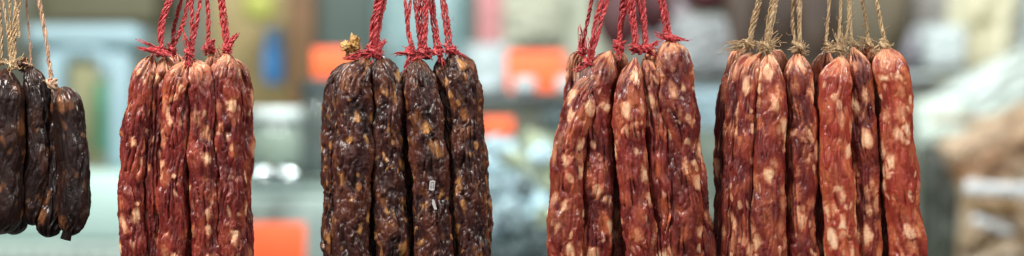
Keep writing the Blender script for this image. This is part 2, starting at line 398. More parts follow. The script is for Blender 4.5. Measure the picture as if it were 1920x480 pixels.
def sE(*a, **k): return sausage(*a, group=GE, fatp=k.pop('fatp', .44)+.2, fats=k.pop('fats', 22), wr=k.pop('wr', .95), **k)
sE([(1400,82,16,36),(1380,120,17,36),(1366,200,16,36),(1360,330,17,36),(1352,620,19,36)], 86, 600, 'dark red sausage at the far left rim of the straw tied bunch', tone=-.2, fatp=.3)
sE([(1412,98,16,16),(1392,135,18,16),(1380,220,19,18),(1374,330,19,18),(1370,620,20,18)], 98, 600, 'red sausage with an orange bent top, second from left among the straw tied ones', tone=-.05)
sE([(1428,100,18,0),(1408,140,20,0),(1400,220,22,0),(1396,330,23,0),(1394,620,24,0)], 98, 600, 'red sausage with a long cream fleck, orange tip leaning towards its right neighbour', tone=0, fatp=.42, R_cap=1.9, cone=True)
sE([(1438,104,22,-12),(1443,160,26,-12),(1443,270,29,-12),(1438,400,32,-12),(1436,620,33,-12)], 96, 610, 'broad red sausage with scattered cream blocks under the bushy straw knot', tone=.05, R_cap=2.0, cone=True)
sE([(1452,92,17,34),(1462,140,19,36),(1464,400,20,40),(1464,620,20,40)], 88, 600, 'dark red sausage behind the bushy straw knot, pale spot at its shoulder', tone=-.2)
sE([(1495,98,22,-2),(1500,160,27,-2),(1502,270,28,-2),(1504,400,28,-2),(1506,620,29,-2)], 94, 610, 'dark red sausage with an orange conical top hung alone under a round straw knot', tone=-.08, fatp=.36, R_cap=2.0, cone=True)
sE([(1556,100,20,34),(1546,150,22,34),(1544,300,20,38),(1544,620,20,38)], 92, 590, 'red sausage toned down as shade behind the gap left of the pale orange one', tone=-.2, fatp=.3)  # gap shade put into the meat colour by the low tone
sE([(1573,106,22,-12),(1564,160,30,-12),(1565,270,30,-12),(1571,400,31,-12),(1584,620,33,-12)], 100, 600, 'pale orange red sausage dotted with cream, brightest of the straw tied ones', tone=.35, fatp=.5, R_cap=2.0, cone=True, mat=M_RED2)
sE([(1600,92,20,4),(1612,140,27,4),(1620,260,27,4),(1624,400,27,4),(1630,620,28,4)], 88, 600, 'purplish red sausage between the pale orange one and the last on the right', tone=-.1, fatp=.42)
sE([(1626,88,18,32),(1636,130,20,34),(1652,400,22,38),(1660,620,22,38)], 86, 600, 'red sausage mostly hidden behind the last two on the right', tone=-.1)
sE([(1657,92,24,-4),(1672,150,33,-4),(1680,250,32,-4),(1694,400,34,-4),(1712,620,36,-4)], 85, 600, 'orange red sausage with a pale pleated top, last on the right of all', tone=.25, fatp=.45, R_cap=1.35, mat=M_RED2)

# ------------------------------------------------------------------ twine
rs = np.random.RandomState(5)
def cord_mesh(mb, path, r, plies=2, pitch=17.0, seed=0, loose=.0):
    C = np.array(path); n = max(12, int(np.linalg.norm(np.diff(C, axis=0), axis=1).sum()*S/1.6))
    C = spline(C, n); T, Nn, Bn = frames(C)
    L = np.r_[0, np.cumsum(np.linalg.norm(np.diff(C, axis=0), axis=1))]*S
    r_ = np.random.RandomState(seed+100)
    wob = np.interp(L, np.linspace(0, L[-1], 8), r_.rand(8))
    for k in range(plies):
        ph = L/(pitch*1.75)*2*PI+k*2*PI/plies+wob*5
        o = r*(.56 if plies == 2 else .66)*(1+loose*np.interp(L, np.linspace(0, L[-1], 9), r_.rand(9)))
        D = C+(np.cos(ph)*o/S)[:, None]*Nn+(np.sin(ph)*o/S)[:, None]*Bn
        rad = r*(.58 if plies == 2 else .5)/S*(1+.2*np.interp(L, np.linspace(0, L[-1], 25), r_.randn(25)))
        mb.tube(D, np.clip(rad, r*.25/S, None), 14, .85, tw=.12, lobes=5, seed=seed*7+k)
    for k in range(4):
        ph = L/(pitch*2.1)*2*PI+r_.rand()*7+1.2*np.interp(L, np.linspace(0, L[-1], 9), r_.randn(9))
        o = r*(1.02+.22*np.interp(L, np.linspace(0, L[-1], 14), r_.randn(14)))
        D = C+(np.cos(ph)*o/S)[:, None]*Nn+(np.sin(ph)*o/S)[:, None]*Bn
        mb.tube(D, r*.17/S, 6, .6, tw=.2, seed=seed*9+k)
def fibre(mb, a, b, r, bend, seed, flat=.35):
    r_ = np.random.RandomState(seed)
    a = np.array(a); b = np.array(b); d = np.linalg.norm(b-a)
    m1 = a*.66+b*.34+r_.randn(3)*d*bend; m2 = a*.33+b*.67+r_.randn(3)*d*bend
    n = 10
    C = spline(np.array([a, m1, m2, b]), n)
    mb.tube(C, r*1.1/S*np.linspace(1.1, .45, n), 6, flat, tw=.3*r_.randn(), seed=seed)
def twine(knot, cords, mat, label, group, r=3.4, plies=2, frays=(), dep=-10, ks=8, wraps=4, fuzz=18, bow=1, kind='twine', pitch=17):
    """knot (px,py); cords = lists of points ending at the knot; frays = (px,py,n,spread,r)"""
    sd = SEED[0] = SEED[0]+1
    root = empty('twine', P(knot[0], knot[1], dep)); tag(root, label, 'twine', group)
    org = np.array(root.location)
    r *= .8
    for i, c in enumerate(cords):
        mb = MB(); c = list(c)
        x0, y0 = c[0][0], c[0][1]; x1, y1 = c[1][0], c[1][1]
        sl = (x1-x0)/max(1, (y1-y0))
        dd = c[0][2] if len(c[0]) > 2 else dep+2
        pts = [(x0-sl*110, y0-110, dd)]+[p if len(p) > 2 else (*p, dep+2) for p in c]
        cord_mesh(mb, pts3(pts), r, plies, pitch, sd*10+i, .25)
        # stray fibres along the string
        C = spline(pts3(pts), 60)
        for k in range(5):
            j = random.randint(18, 56); a = C[j]; 
            b = a+np.array([random.gauss(0, 7), random.gauss(0, 4), random.gauss(2, 8)])/S
            fibre(mb, a, b, .45, .2, sd*50+k+i*9, 1)
        ob = mb.build('cord', mat, root, origin=org)
    mb = MB(); K = org.copy()
    # wraps round the gathered neck
    for k in range(wraps):
        a0 = random.random()*6; n = 34
        t = np.linspace(0, 2*PI*1.08, n)+a0
        R1 = ks*(.72+.25*random.random()); zz = (k-(wraps-1)/2)*r*1.15
        tilt = random.gauss(0, .35); tl2 = random.gauss(0, .25)
        C = np.stack([np.cos(t)*R1, np.sin(t)*R1*.9+6*0, zz+np.cos(t)*R1*tilt+np.sin(t)*R1*tl2+np.sin(2*t+a0)*1.2], 1)/S+K+np.array([0, 6/S, 0])
        mb.tube(C, r*.62/S*(1+.12*np.sin(t*5)), 10, .8, tw=.4, lobes=4, seed=sd+k)
    for k in range(bow):  # the crossing over the front of the knot
        a = K+np.array([random.gauss(-5, 2), -5, random.gauss(4, 2)])/S
        b = K+np.array([random.gauss(5, 2), -5, random.gauss(-4, 2)])/S
        m = (a+b)/2+np.array([random.gauss(0, 1.5), -5.5, random.gauss(0, 2)])/S
        e1 = a+np.array([3, 7, 3])/S; e2 = b+np.array([-2, 7, -2])/S
        mb.tube(spline(np.array([e1, a, m, b, e2]), 22), r*.95/S, 12, .7, tw=.4, lobes=4, seed=sd+31+k)
    for k in range(fuzz):
        a = K+np.array([random.gauss(0, ks*.45), random.gauss(-3, 3), random.gauss(0, ks*.35)])/S
        dirv = np.array([random.gauss(0, 1), random.gauss(-.3, .5), random.gauss(0, .8)])
        b = a+dirv/np.linalg.norm(dirv)*random.uniform(6, 17)/S
        fibre(mb, a, b, random.uniform(.5, 1.1)*(1.7 if mat is M_TR else 1), .16, sd*77+k, .6)
    mb.build('knot', mat, root, origin=org)
    for (fx, fy, n, sp, fr) in frays:
        mb = MB(); tgt = np.array(P(fx, fy, dep-6))
        if mat is M_TR: n = int(n*1.5); fr = fr*1.1
        for k in range(n):
            t = random.uniform(.55, 1.05)
            e = K+(tgt-K)*t+np.array([random.gauss(0, sp), random.gauss(0, sp*.8), random.gauss(0, sp)])/S*t
            fibre(mb, K+np.array([random.gauss(0, 2), -4, random.gauss(0, 2)])/S, e, fr*random.uniform(.7, 1.2), .07, sd*200+k+int(fx), .4)
        mb.build('frayed_end', mat, root, origin=org)
    return root

GT = 'red twine cords'; GS = 'straw twine cords'
# bunch A: pale straw strings
twine((24,124), [[(6,0),(14,50),(20,118)],[(18,0),(20,50),(22,118)],[(30,0),(26,60),(24,118)],[(38,0),(30,60),(27,116)]], M_TS,
      'bundle of straw twine gathered above the plump leftmost black sausage', GS, r=3.0, frays=((6,112,8,4,1),(50,96,7,5,.8),(22,138,8,4,1)), fuzz=26, dep=-4)
twine((52,122), [[(46,0),(50,50),(55,116)]], M_TP, 'single pinkish strand running down right of the straw bundle', GS, r=2.2, ks=5, wraps=2, fuzz=8, dep=12)
twine((38,70), [[(30,0),(36,30),(39,66)]], M_TS, 'short loose straw end dangling beside the straw bundle', GS, r=1.9, ks=2.2, wraps=1, bow=0, fuzz=3, dep=-14)
twine((97,157), [[(73,0),(84,60),(96,150)]], M_TP, 'pinkish straw string slanting down to the cut tailed black sausage', GS, r=4.2, pitch=24, frays=((103,182,5,2,1),(84,150,5,3,.8)), ks=8, wraps=4, bow=2, fuzz=10, dep=0)
twine((-2,118), [[(-4,0),(1,60),(2,112)]], M_TS, 'straw strand at the very left edge of the photo', GS, r=3.0, ks=6, fuzz=10, wraps=2, dep=6)
# bunch B
twine((302,96), [[(316,0),(302,48),(303,92)],[(322,0),(308,40),(304,92)]], M_TR, 'red twine tied over the two left sausages with a tuft pointing left', GT, r=4.6,
      frays=((256,91,9,2.5,1.9),(262,74,4,2,1.5),(334,110,6,3,1.5)), ks=8)
twine((320,92), [[(338,0),(326,45),(320,88)],[(352,0),(340,48),(322,88)]], M_TR, 'red twine pair leaning left behind the tufted red knot', GT, r=4.4, frays=((330,118,6,3,1.3),), dep=10, ks=8)
twine((358,101), [[(362,0),(363,50),(360,96)],[(378,0),(371,48),(362,94)]], M_TR, 'red twine with a downward fan of fibres between the two central sausages', GT, r=4.2,
      frays=((352,132,9,3,1.9),(346,52,4,2,1.6),(364,124,5,3,1.5)), ks=8, dep=-18)
twine((388,86), [[(384,0),(386,40),(386,82)]], M_TR, 'dark red twine behind, knotted above the orange tipped sausage', GT, r=4.4, frays=((374,92,5,3,1.5),(396,80,4,3,1.5)), ks=9, dep=30, wraps=5, bow=2)
twine((426,93), [[(413,0),(418,45),(424,88)],[(419,0),(425,45),(429,88)]], M_TR, 'thick red twine with a brush pointing up right on the first red bunch', GT, r=4.2,
      frays=((450,60,9,2.5,1.9),(444,64,4,2,1.6)), ks=8, dep=-8)
# bunch C
twine((702,98), [[(708,0),(699,45),(695,92)],[(716,0),(706,45),(700,92)],[(722,0),(713,40),(706,92)],[(714,0,-16),(706,45,-16),(704,90,-14)]], M_TR,
      'thick bundle of red twine above the left dark cluster', GT, r=5.0, frays=((648,111,10,3,2.2),(722,74,8,4,2),(690,112,10,7,2.2),(715,108,6,4,2)), ks=13, wraps=5, bow=4, dep=-10, fuzz=40)
twine((772,98), [[(760,0),(764,50),(770,92)],[(770,0),(766,50),(776,92)]], M_TR, 'thin red twine pair with a long tuft reaching left over the right dark cluster', GT, r=3.4,
      frays=((738,104,9,2.5,2),(758,134,7,2.5,2)), ks=8, dep=-10)
twine((795,98), [[(778,0),(784,50),(788,92)],[(787,0),(790,50),(793,92)],[(795,0),(797,50),(798,92)],[(802,0,-18),(800,50,-18),(797,92,-16)]], M_TR,
      'bundle of red twine in the centre of the right dark cluster', GT, r=4.2, frays=((770,112,9,5,2),(756,138,6,3,2),(812,112,6,4,2)), ks=12, wraps=5, bow=4, dep=-6, fuzz=44)
twine((822,97), [[(806,0),(812,50),(818,92)],[(812,0),(818,50),(824,92)]], M_TR, 'red twine right of the centre bundle over the narrow dark sausage', GT, r=3.8,
      frays=((830,120,9,5,2),(802,104,6,4,1.8)), ks=9, bow=2, dep=-10)
twine((846,94), [[(828,0),(833,40),(840,88)],[(834,0),(841,45),(846,88)]], M_TR, 'rightmost red twine of the dark clusters with ends trailing right', GT, r=3.8,
      frays=((876,110,7,2.5,1.8),(826,80,6,4,1.6)), ks=9, bow=2, dep=-6)
# bunch D
twine((1103,118), [[(1128,0),(1115,48),(1106,112)],[(1138,0),(1124,50),(1108,112)]], M_TR, 'long red twine running down left to the glassy topped sausage', GT, r=4.8, pitch=24,
      frays=((1076,136,8,2.5,1.6),(1098,48,4,2,1.2)), ks=7, dep=-8)
twine((1092,94), [[(1106,20),(1100,50),(1094,88)]], M_TR, 'darker red twine tied to the peeking upper left sausage', GT, r=3.8, ks=7, dep=22, frays=((1099,120,5,3,1.4),(1088,46,4,2,1.4)))
twine((1160,86), [[(1176,0),(1166,45),(1160,82)],[(1168,0),(1163,45),(1164,82)]], M_TR, 'dark red twine knotted second from the left on the middle red bunch', GT, r=4.8, ks=9, dep=4, bow=2,
      frays=((1162,112,7,3,2),(1176,74,5,3,1.6)))
twine((1192,92), [[(1178,0),(1184,45),(1190,88)],[(1186,0),(1190,50),(1195,88)]], M_TR, 'red twine over the central creamy shouldered sausage', GT, r=4.4, ks=9, dep=-14, bow=2,
      frays=((1178,92,6,3,1.8),(1206,94,7,3,2)))
twine((1212,92), [[(1206,0),(1209,45),(1212,86)],[(1196,0),(1206,45),(1208,86)]], M_TR, 'red twine with a twisted ribbon end, fourth knot of the middle red bunch', GT, r=4.2, ks=9, dep=-8, bow=3,
      frays=((1234,76,7,3,2),(1226,104,8,4,2.6),(1196,86,5,3,1.6)))
twine((1253,72), [[(1237,0),(1244,36),(1249,66)],[(1244,0),(1251,36),(1255,66)]], M_TR, 'red twine tied highest with an end reaching right', GT, r=4.4, ks=10, dep=-8, bow=2,
      frays=((1292,76,8,2,1.7),(1228,66,7,2.5,1.6),(1222,54,3,2,1.2)))
# bunch E
def fr(*l): return tuple((a, b, int(n*1.2), sp, 1.0) for a, b, n, sp in l)
twine((1406,82), [[(1422,0),(1412,38),(1405,76)],[(1428,0),(1418,40),(1408,76)]], M_TS, 'straw twine with a long brush reaching left at the left rim', GS, r=3.2, ks=8, dep=8, fuzz=34, bow=2,
      frays=fr((1350,98,16,3),(1362,78,14,4),(1386,100,8,4)))
twine((1436,88), [[(1446,0),(1438,45),(1434,82)],[(1455,0),(1447,45),(1440,82)],[(1450,0,-22),(1442,40,-20),(1436,82,-16)]], M_TS, 'straw twine in a bushy knot over the broad sausage', GS, r=3.8, ks=12, dep=-14, fuzz=70, wraps=5, bow=3,
      frays=fr((1412,88,18,7),(1462,70,16,6),(1436,66,12,8),(1446,108,10,6)))
twine((1497,90), [[(1486,0),(1486,45),(1491,84)],[(1500,0),(1499,45),(1499,84)],[(1495,0,-14),(1497,40,-12),(1498,84,-8)]], M_TS, 'straw twine in a round knot hung alone above the conical topped sausage', GS, r=4.0, ks=12, dep=-6, fuzz=46, wraps=5, bow=3,
      frays=fr((1480,96,12,5),(1512,106,10,4),(1484,80,8,4),(1508,84,8,4)))
twine((1558,88), [[(1556,0),(1553,48),(1550,84)]], M_TS, 'thin straw twine left of the messy knot over the pale sausage', GS, r=3.4, ks=8, dep=6, fuzz=30, wraps=4, bow=2,
      frays=fr((1542,94,12,4),(1546,76,8,4)))
twine((1573,92), [[(1575,0),(1573,40),(1570,84)],[(1589,0),(1589,45),(1580,84)]], M_TS, 'straw twine in a messy knot over the pale orange red sausage', GS, r=3.0, ks=11, dep=-14, fuzz=70, wraps=5, bow=3,
      frays=fr((1548,94,18,6),(1570,50,14,7),(1588,66,12,6),(1592,104,10,5),(1580,108,8,4)))
twine((1606,84), [[(1597,0),(1598,40),(1600,80)]], M_TS, 'straw strand with loose fibres behind the messy knot', GS, r=2.4, ks=8, dep=14, fuzz=30, wraps=3, bow=1, frays=fr((1590,70,10,6),(1614,80,8,4)))
twine((1632,80), [[(1620,0),(1627,40),(1630,74)]], M_TS, 'straight straw twine second from the right, over the hidden sausage', GS, r=4.0, ks=9, dep=14, fuzz=40, wraps=4, bow=2, frays=fr((1616,66,12,4),(1612,84,10,5),(1638,98,8,4)))
twine((1658,86), [[(1642,0),(1650,40),(1658,74)]], M_TS, 'rightmost straw twine over the last sausage', GS, r=4.4, ks=9, dep=-6, fuzz=34, wraps=5, bow=2, frays=fr((1634,104,14,5),(1640,90,12,4),(1664,72,6,3)))

# curling loose fibre by the long red twine, dried stubs, paper scraps
def stub(px, py, s, dep, mat, label):
    mb = MB()
    for k, (dx, dy, a, b) in enumerate(((-.55, .15, .55, .5), (.35, -.25, .5, .75), (-.1, .8, .45, .7), (.45, .75, .4, .8))):
        n, nc = 26, 36
        ph = np.linspace(.02, PI-.02, n)[:, None]; th = np.linspace(0, 2*PI, nc, endpoint=False)[None]
        d = np.stack([np.sin(ph)*np.cos(th), np.sin(ph)*np.sin(th), np.cos(ph)+0*th], -1).reshape(-1, 3)
        f = 1+.65*vnoise(d*1.7+k*9.1, k)+.3*vnoise(d*4+k*5.3, k+3)
        c = np.array(P(px+dx*s, py+dy*s, dep+4*k))
        mb.add(c+d*f[:, None]*np.array([a, .35, b])*s/S, quads(n, nc), np.clip(.5+.5*vnoise(d*3, k), 0, 1))
    return mb.build('dried_casing_end', mat, origin=np.array(P(px, py, dep)))
M_AMB = plain('dried_amber_casing', (.62, .38, .12), .4, (.30, .14, .035), 130, bump=.5)
M_BRN = plain('dried_brown_casing', (.13, .05, .02), .4, (.05, .018, .01), 150, bump=.4)
tag(stub(658, 84, 17, 4, M_AMB, ''), 'crumpled amber dried casing end sticking up left of the thick red bundle', 'casing end')
tag(stub(39, 118, 11, 6, M_BRN, ''), 'small brown dried casing stub behind the straw bundle', 'casing end')

M_PAPER = plain('white_paper', (.50, .48, .47), .7, (.38, .37, .37), 300)
M_INK = plain('grey_ink', (.16, .13, .13), .7)
def scrap(outline, dep, ink, label):
    o_ = np.array([tuple(P(x, y, dep)) for x, y in outline]); c = o_.mean(0); n = len(o_)
    mb = MB()
    V = []
    for f, d in ((.98, 0), (1, 0), (1, 1.2), (.98, 1.2)):
        V += [tuple(c+(p-c)*f+np.array([0, -.6+d, 0])/S) for p in o_]
    V = np.array(V); F = list(quads(4, n))
    mb.add(V, np.array(F))
    for base, dd in ((0, -.6), (3*n, .6)):
        ci = mb.n; mb.V.append((c+np.array([0, dd/S, 0]))[None]); mb.A.append(np.array([.5])); mb.n += 1
        q = [[ci, base+j, base+(j+1) % n, base+(j+2) % n] for j in range(0, n, 2)]
        mb.F.append(np.array([x[::-1] if dd < 0 else x for x in q]))
    root = mb.build('paper_scrap', M_PAPER, smooth=False, origin=c)
    tag(root, label, 'paper scrap', 'white paper scraps stuck on a dark sausage')
    if ink:
        mi = MB()
        for a, b in ink:
            mi.tube(np.array([tuple(P(*a, dep-1.0)), tuple(P((a[0]+b[0])/2, (a[1]+b[1])/2, dep-1.2)), tuple(P(*b, dep-1.0))]), .4/S, 6)
        ob = mi.build('printed_mark', M_INK, root, origin=c)
    return root
scrap([(808,338),(813,336.5),(818,338),(817,346),(816,355),(811,356),(806,354),(807,346)], -47, [((810,341),(815,340)),((810,341),(810,352)),((814.5,341),(814,352))],
      'upper white paper scrap with a dark printed mark')
scrap([(812,372),(816,373),(818,380),(820,387),(821,391),(816,391),(814,386),(812,380)], -47, [], 'lower slanted white paper scrap without print')
# clear loose casing on D2
def film():
    m, nt, bs = new_mat('clear_casing')
    bs.inputs['Base Color'].default_value = (.75, .6, .55, 1); bs.inputs['Roughness'].default_value = .2
    bs.inputs['Alpha'].default_value = .13; bs.inputs['Coat Weight'].default_value = .6
    return m
M_FILM = film()
for o in list(bpy.data.objects):
    if o.get('label', '').startswith('red sausage with a loose glassy'): host = o
mb = MB(); n = 40; nc = 36
C = spline(pts3([(1105,118,-6),(1104,132,-6),(1100,152,-5),(1094,176,-4)]), n); T, Nn, Bn = frames(C); th = np.linspace(0, 2*PI, nc, endpoint=False)
tt = np.linspace(0, 1, n)[:, None]
rad = (5+19*np.sin(np.minimum(tt*1.5, 1)*PI/2))*(1+(.09*np.cos(7*th+3*tt)+.06*np.cos(12*th-6*tt)))*(1-.35*tt**4)/S
V = C[:, None]+(np.cos(th)*rad)[..., None]*Nn[:, None]+(np.sin(th)*rad)[..., None]*Bn[:, None]
mb.add(V.reshape(-1, 3), quads(n, nc))
mb.build('loose_casing', M_FILM, host, origin=np.array(host.location))

# ------------------------------------------------------------------ the stall behind
def bbox_box(mb, x0, y0, x1, y1, D, t, bev=.004):
    a = B(x0, y0, D); b = B(x1, y1, D)
    mb.box(((a.x+b.x)/2, a.y+t/2, (a.z+b.z)/2), (abs(b.x-a.x), t, abs(a.z-b.z)), 0, bev)
def single(name, x0, y0, x1, y1, D, t, mat, label, cat, group=None, bev=.004, kind=None):
    mb = MB(); bbox_box(mb, x0, y0, x1, y1, D, t, bev)
    o = mb.build(name, mat, origin=np.array(B((x0+x1)/2, max(y0, y1), D)))
    return tag(o, label, cat, group, kind)
M_WALL = plain('beige_wall_paint', (.42, .42, .33), .7, (.34, .36, .29), 1.2)
mb = MB(); mb.box((0, 3.7, 1.4), (9, .1, 3.4)); tag(mb.build('wall', M_WALL, smooth=False), kind='structure')
mb = MB(); mb.box((0, 2.2, -.35), (9, 3.2, .1)); tag(mb.build('floor', plain('floor_tiles', (.3, .3, .28), .4), smooth=False), kind='structure')

# left: pale counter with a pale blue stand on it
cn = empty('counter', B(90, 700, 3.4)); tag(cn, 'pale mint counter behind the black sausages', 'counter')
mb = MB(); bbox_box(mb, -400, 322, 560, 455, 3.4, .6, .01); mb.build('counter_top', plain('mint_laminate', (.40, .56, .50), .35, (.46, .62, .57), 3), cn, origin=np.array(cn.location))
mb = MB(); bbox_box(mb, -380, 457, 540, 900, 3.395, .5, .01); mb.build('counter_front', plain('grey_vent_panel', (.46, .56, .51), .4), cn, origin=np.array(cn.location))
mb = MB()
for k in range(22): bbox_box(mb, -60+k*26, 464, -47+k*26, 640, 3.386, .01, .002)
mb.build('vent_slats', plain('dark_slot', (.28, .34, .31), .6), cn, origin=np.array(cn.location))
st = empty('plastic_stand', B(160, 318, 3.5)); tag(st, 'pale blue plastic frame with an arched opening on the mint counter', 'stand')
M_PB = plain('pale_blue_plastic', (.24, .35, .39), .5, (.28, .40, .43), 4)
mb = MB(); bbox_box(mb, 40, 45, 262, 92, 3.5, .12, .02); mb.build('top_beam', M_PB, st, origin=np.array(st.location))
for x0, x1 in ((70, 112), (196, 240)):
    mb = MB(); bbox_box(mb, x0, 93, x1, 321, 3.5, .1, .02); mb.build('leg', M_PB, st, origin=np.array(st.location))
mb = MB()
C = np.array([tuple(B(x, y, 3.52)) for x, y in ((108, 140), (114, 108), (132, 98), (154, 95), (176, 98), (194, 108), (200, 140))])
mb.tube(spline(C, 30), .016, 8); mb.build('arch', M_PB, st, origin=np.array(st.location))
single('cardboard_box', 108, 120, 196, 321, 4.05, .2, plain('olive_card', (.27, .26, .14), .7, (.35, .33, .18), 3), 'olive cardboard box seen through the opening of the blue frame', 'box')
single('green_bottle_crate', 172, 150, 204, 290, 3.85, .1, plain('green_plastic', (.07, .26, .14), .4), 'green plastic crate edge inside the blue frame opening', 'crate', bev=.02)
single('storage_box', 85, -80, 292, 40, 4.4, .3, plain('dark_olive_card', (.15, .145, .09), .7, (.22, .21, .13), 2), 'dark olive storage box above the blue frame', 'box')
single('wall_board', 60, -80, 330, 52, 4.72, .1, plain('olive_board', (.30, .29, .17), .7), 'olive board on the wall at the upper left', 'board')
# between B and C
M_TAN = plain('tan_wood', (.42, .33, .15), .6, (.32, .23, .10), 6)
single('wooden_cabinet', 392, -90, 548, 205, 4.3, .3, M_TAN, 'tan wooden cabinet behind the first red bunch', 'cabinet')
single('wooden_post', 540, -90, 588, 205, 4.0, .1, plain('brown_wood', (.17, .085, .035), .6, (.11, .055, .02), 8), 'brown wooden post left of the dark clusters', 'post')
# blue pouch with hanger hole
bp = empty('blue_pouch', B(511, 160, 4.1)); tag(bp, 'bright blue pouch hanging on the tan cabinet', 'pouch')
M_BL = plain('blue_plastic', (.035, .18, .45), .4, (.06, .26, .55), 8)
mb = MB(); bbox_box(mb, 492, 78, 532, 158, 4.1, .03, .012); mb.build('pouch', M_BL, bp, origin=np.array(bp.location))
mb = MB(); bbox_box(mb, 496, 52, 530, 80, 4.105, .02, .008); mb.build('header', plain('pale_blue_card', (.14, .30, .52), .5), bp, origin=np.array(bp.location))
single('yellow_packet', 452, -20, 512, 36, 4.0, .06, plain('yellow_film', (.45, .46, .10), .35), 'yellow green packet at the top right of the first red bunch', 'packet', bev=.02)
single('curtain', 590, -90, 705, 150, 4.45, .08, plain('grey_green_cloth', (.10, .14, .125), .8, (.14, .18, .16), 3), 'grey green cloth behind the thick red bundle', 'cloth', bev=.02)
fr_ = empty('display_fridge', B(780, 260, 4.4)); tag(fr_, 'pale teal display fridge behind the dark clusters', 'fridge')
mb = MB(); bbox_box(mb, 700, -120, 880, 260, 4.4, .4, .03); mb.build('body', plain('teal_enamel', (.20, .34, .34), .35, (.26, .42, .42), 2), fr_, origin=np.array(fr_.location))
mb = MB(); bbox_box(mb, 716, -100, 862, 240, 4.385, .013, .004); mb.build('door', plain('teal_door', (.24, .40, .41), .3), fr_, origin=np.array(fr_.location))
mb = MB(); bbox_box(mb, 722, 60, 730, 160, 4.36, .02, .004); mb.build('handle', plain('dull_metal', (.4, .42, .42), .3, metal=.8), fr_, origin=np.array(fr_.location))

def card(x0, y0, x1, y1, D, label, lean=0):
    root = empty('price_card', B((x0+x1)/2, y1, D)); tag(root, label, 'price card', 'orange price cards')
    mb = MB(); bbox_box(mb, x0, y0, x1, y1, D, .003, .001)
    c = mb.build('card', M_OR, root, origin=np.array(root.location))
    mb = MB(); bbox_box(mb, x0+(x1-x0)*.3, y1-(y1-y0)*.04, x0+(x1-x0)*.7, y1+(y1-y0)*.12, D+.006, .012, .003)
    mb.build('clip', plain('clear_clip', (.6, .6, .6), .2), root, origin=np.array(root.location))
    return root
M_OR = plain('fluorescent_orange_card', (.88, .13, .035), .6, (.80, .105, .03), 9)
card(586, 90, 668, 146, 3.3, 'orange price card left of the thick red bundle')
card(466, 418, 572, 520, 3.0, 'orange price card at the bottom between the first red bunch and the dark cluster')
card(950, 96, 1058, 172, 3.4, 'largest orange price card, left of the middle red bunch')
card(902, 220, 962, 253, 3.3, 'small orange price card right of the dark cluster')

def jar(px, ytop, ybot, wpx, D, glass, fill, lidm, label, fillh=.8):
    root = empty('storage_jar', B(px, ybot, D)); tag(root, label, 'jar')
    k = D/CD/S; R = wpx*k/2; H = (ybot-ytop)*k; lh = H*.16
    o = np.array(root.location)
    b = H-lh
    mb = MB(); mb.lathe(o, [(.001, 0), (R*.9, 0), (R, .02*H), (R, b*.8), (R*.93, b*.9), (R*.86, b*.93), (R*.86, b), (R*.83, b), (R*.83, b*.92), (R*.95, b*.8), (R*.95, .04*H), (.001, .03*H)]); mb.build('glass', glass, root, origin=o)
    mb = MB(); mb.lathe(o, [(.001, .045*H), (R*.92, .045*H), (R*.92, b*fillh), (R*.6, b*fillh*1.05), (.001, b*fillh*1.06)]); mb.build('contents', fill, root, origin=o)
    mb = MB(); mb.lathe(o+np.array([0, 0, b+.001]), [(.001, 0), (R*.97, 0), (R, lh*.1), (R, lh*.9), (R*.95, lh), (.001, lh)]); mb.build('lid', lidm, root, origin=o)
    return root
M_GL = plain('green_glass', (.85, .95, .92), .05, (.85, .95, .92), trans=.9)
M_LIDW = plain('white_lid', (.62, .70, .68), .3, (.6, .7, .66)); M_LIDD = plain('dark_lid', (.05, .07, .07), .3)
M_LIDG = plain('steel_lid', (.7, .75, .78), .12, (.6, .66, .7), metal=1)
jar(517, 204, 332, 100, 3.3, M_GL, plain('pale_grain', (.50, .53, .40), .8, (.42, .47, .36), 60), M_LIDW, 'white lidded glass jar of pale grain just right of the first red bunch')
jar(598, 152, 332, 74, 3.45, M_GL, plain('black_tea', (.022, .028, .026), .6, (.03, .04, .035), 60), M_LIDD, 'dark filled jar below the orange card left of the dark cluster', .95)
sh = empty('counter_shelf', B(560, 336, 3.3)); tag(sh, 'grey green shelf carrying the jars', 'shelf')
mb = MB(); bbox_box(mb, 440, 352, 660, 366, 3.2, .35, .006); mb.build('board', plain('grey_green_laminate', (.20, .27, .24), .4), sh, origin=np.array(sh.location))
mb = MB(); bbox_box(mb, 446, 367, 654, 520, 3.195, .25, .01); mb.build('front_panel', plain('dull_grey_green', (.20, .26, .24), .5, (.30, .38, .34), 9), sh, origin=np.array(sh.location))

# dome-lidded tins added under the jars to throw round glints
M_STEEL = plain('bright_steel', (.5, .56, .56), .06, (.45, .5, .5), metal=1); M_TINB = plain('grey_tin', (.20, .26, .25), .5)
for px, py, w, lb in ((492, 350, 50, 'left steel tin added for a round glint before the grain jar'), (541, 350, 50, 'right steel tin added for a round glint before the grain jar')):
    root = empty('glint_tin', B(px, py, 3.15)); tag(root, lb, 'tin', 'steel tins added for round glints')
    k = 3.15/CD/S; R = w*k/2; o = np.array(root.location)
    mb = MB(); mb.lathe(o, [(.001, 0), (R*.95, 0), (R, .004), (R*1.02, 16*k), (R, 17*k), (.001, 17*k)]); mb.build('tin', M_TINB, root, origin=o)
    mb = MB(); mb.lathe(o+np.array([0, 0, 17.2*k]), [(R*1.03*math.cos(a*PI/24)+.0005, R*1.03*math.sin(a*PI/24)) for a in range(13)]); mb.build('lid', M_STEEL, root, origin=o)

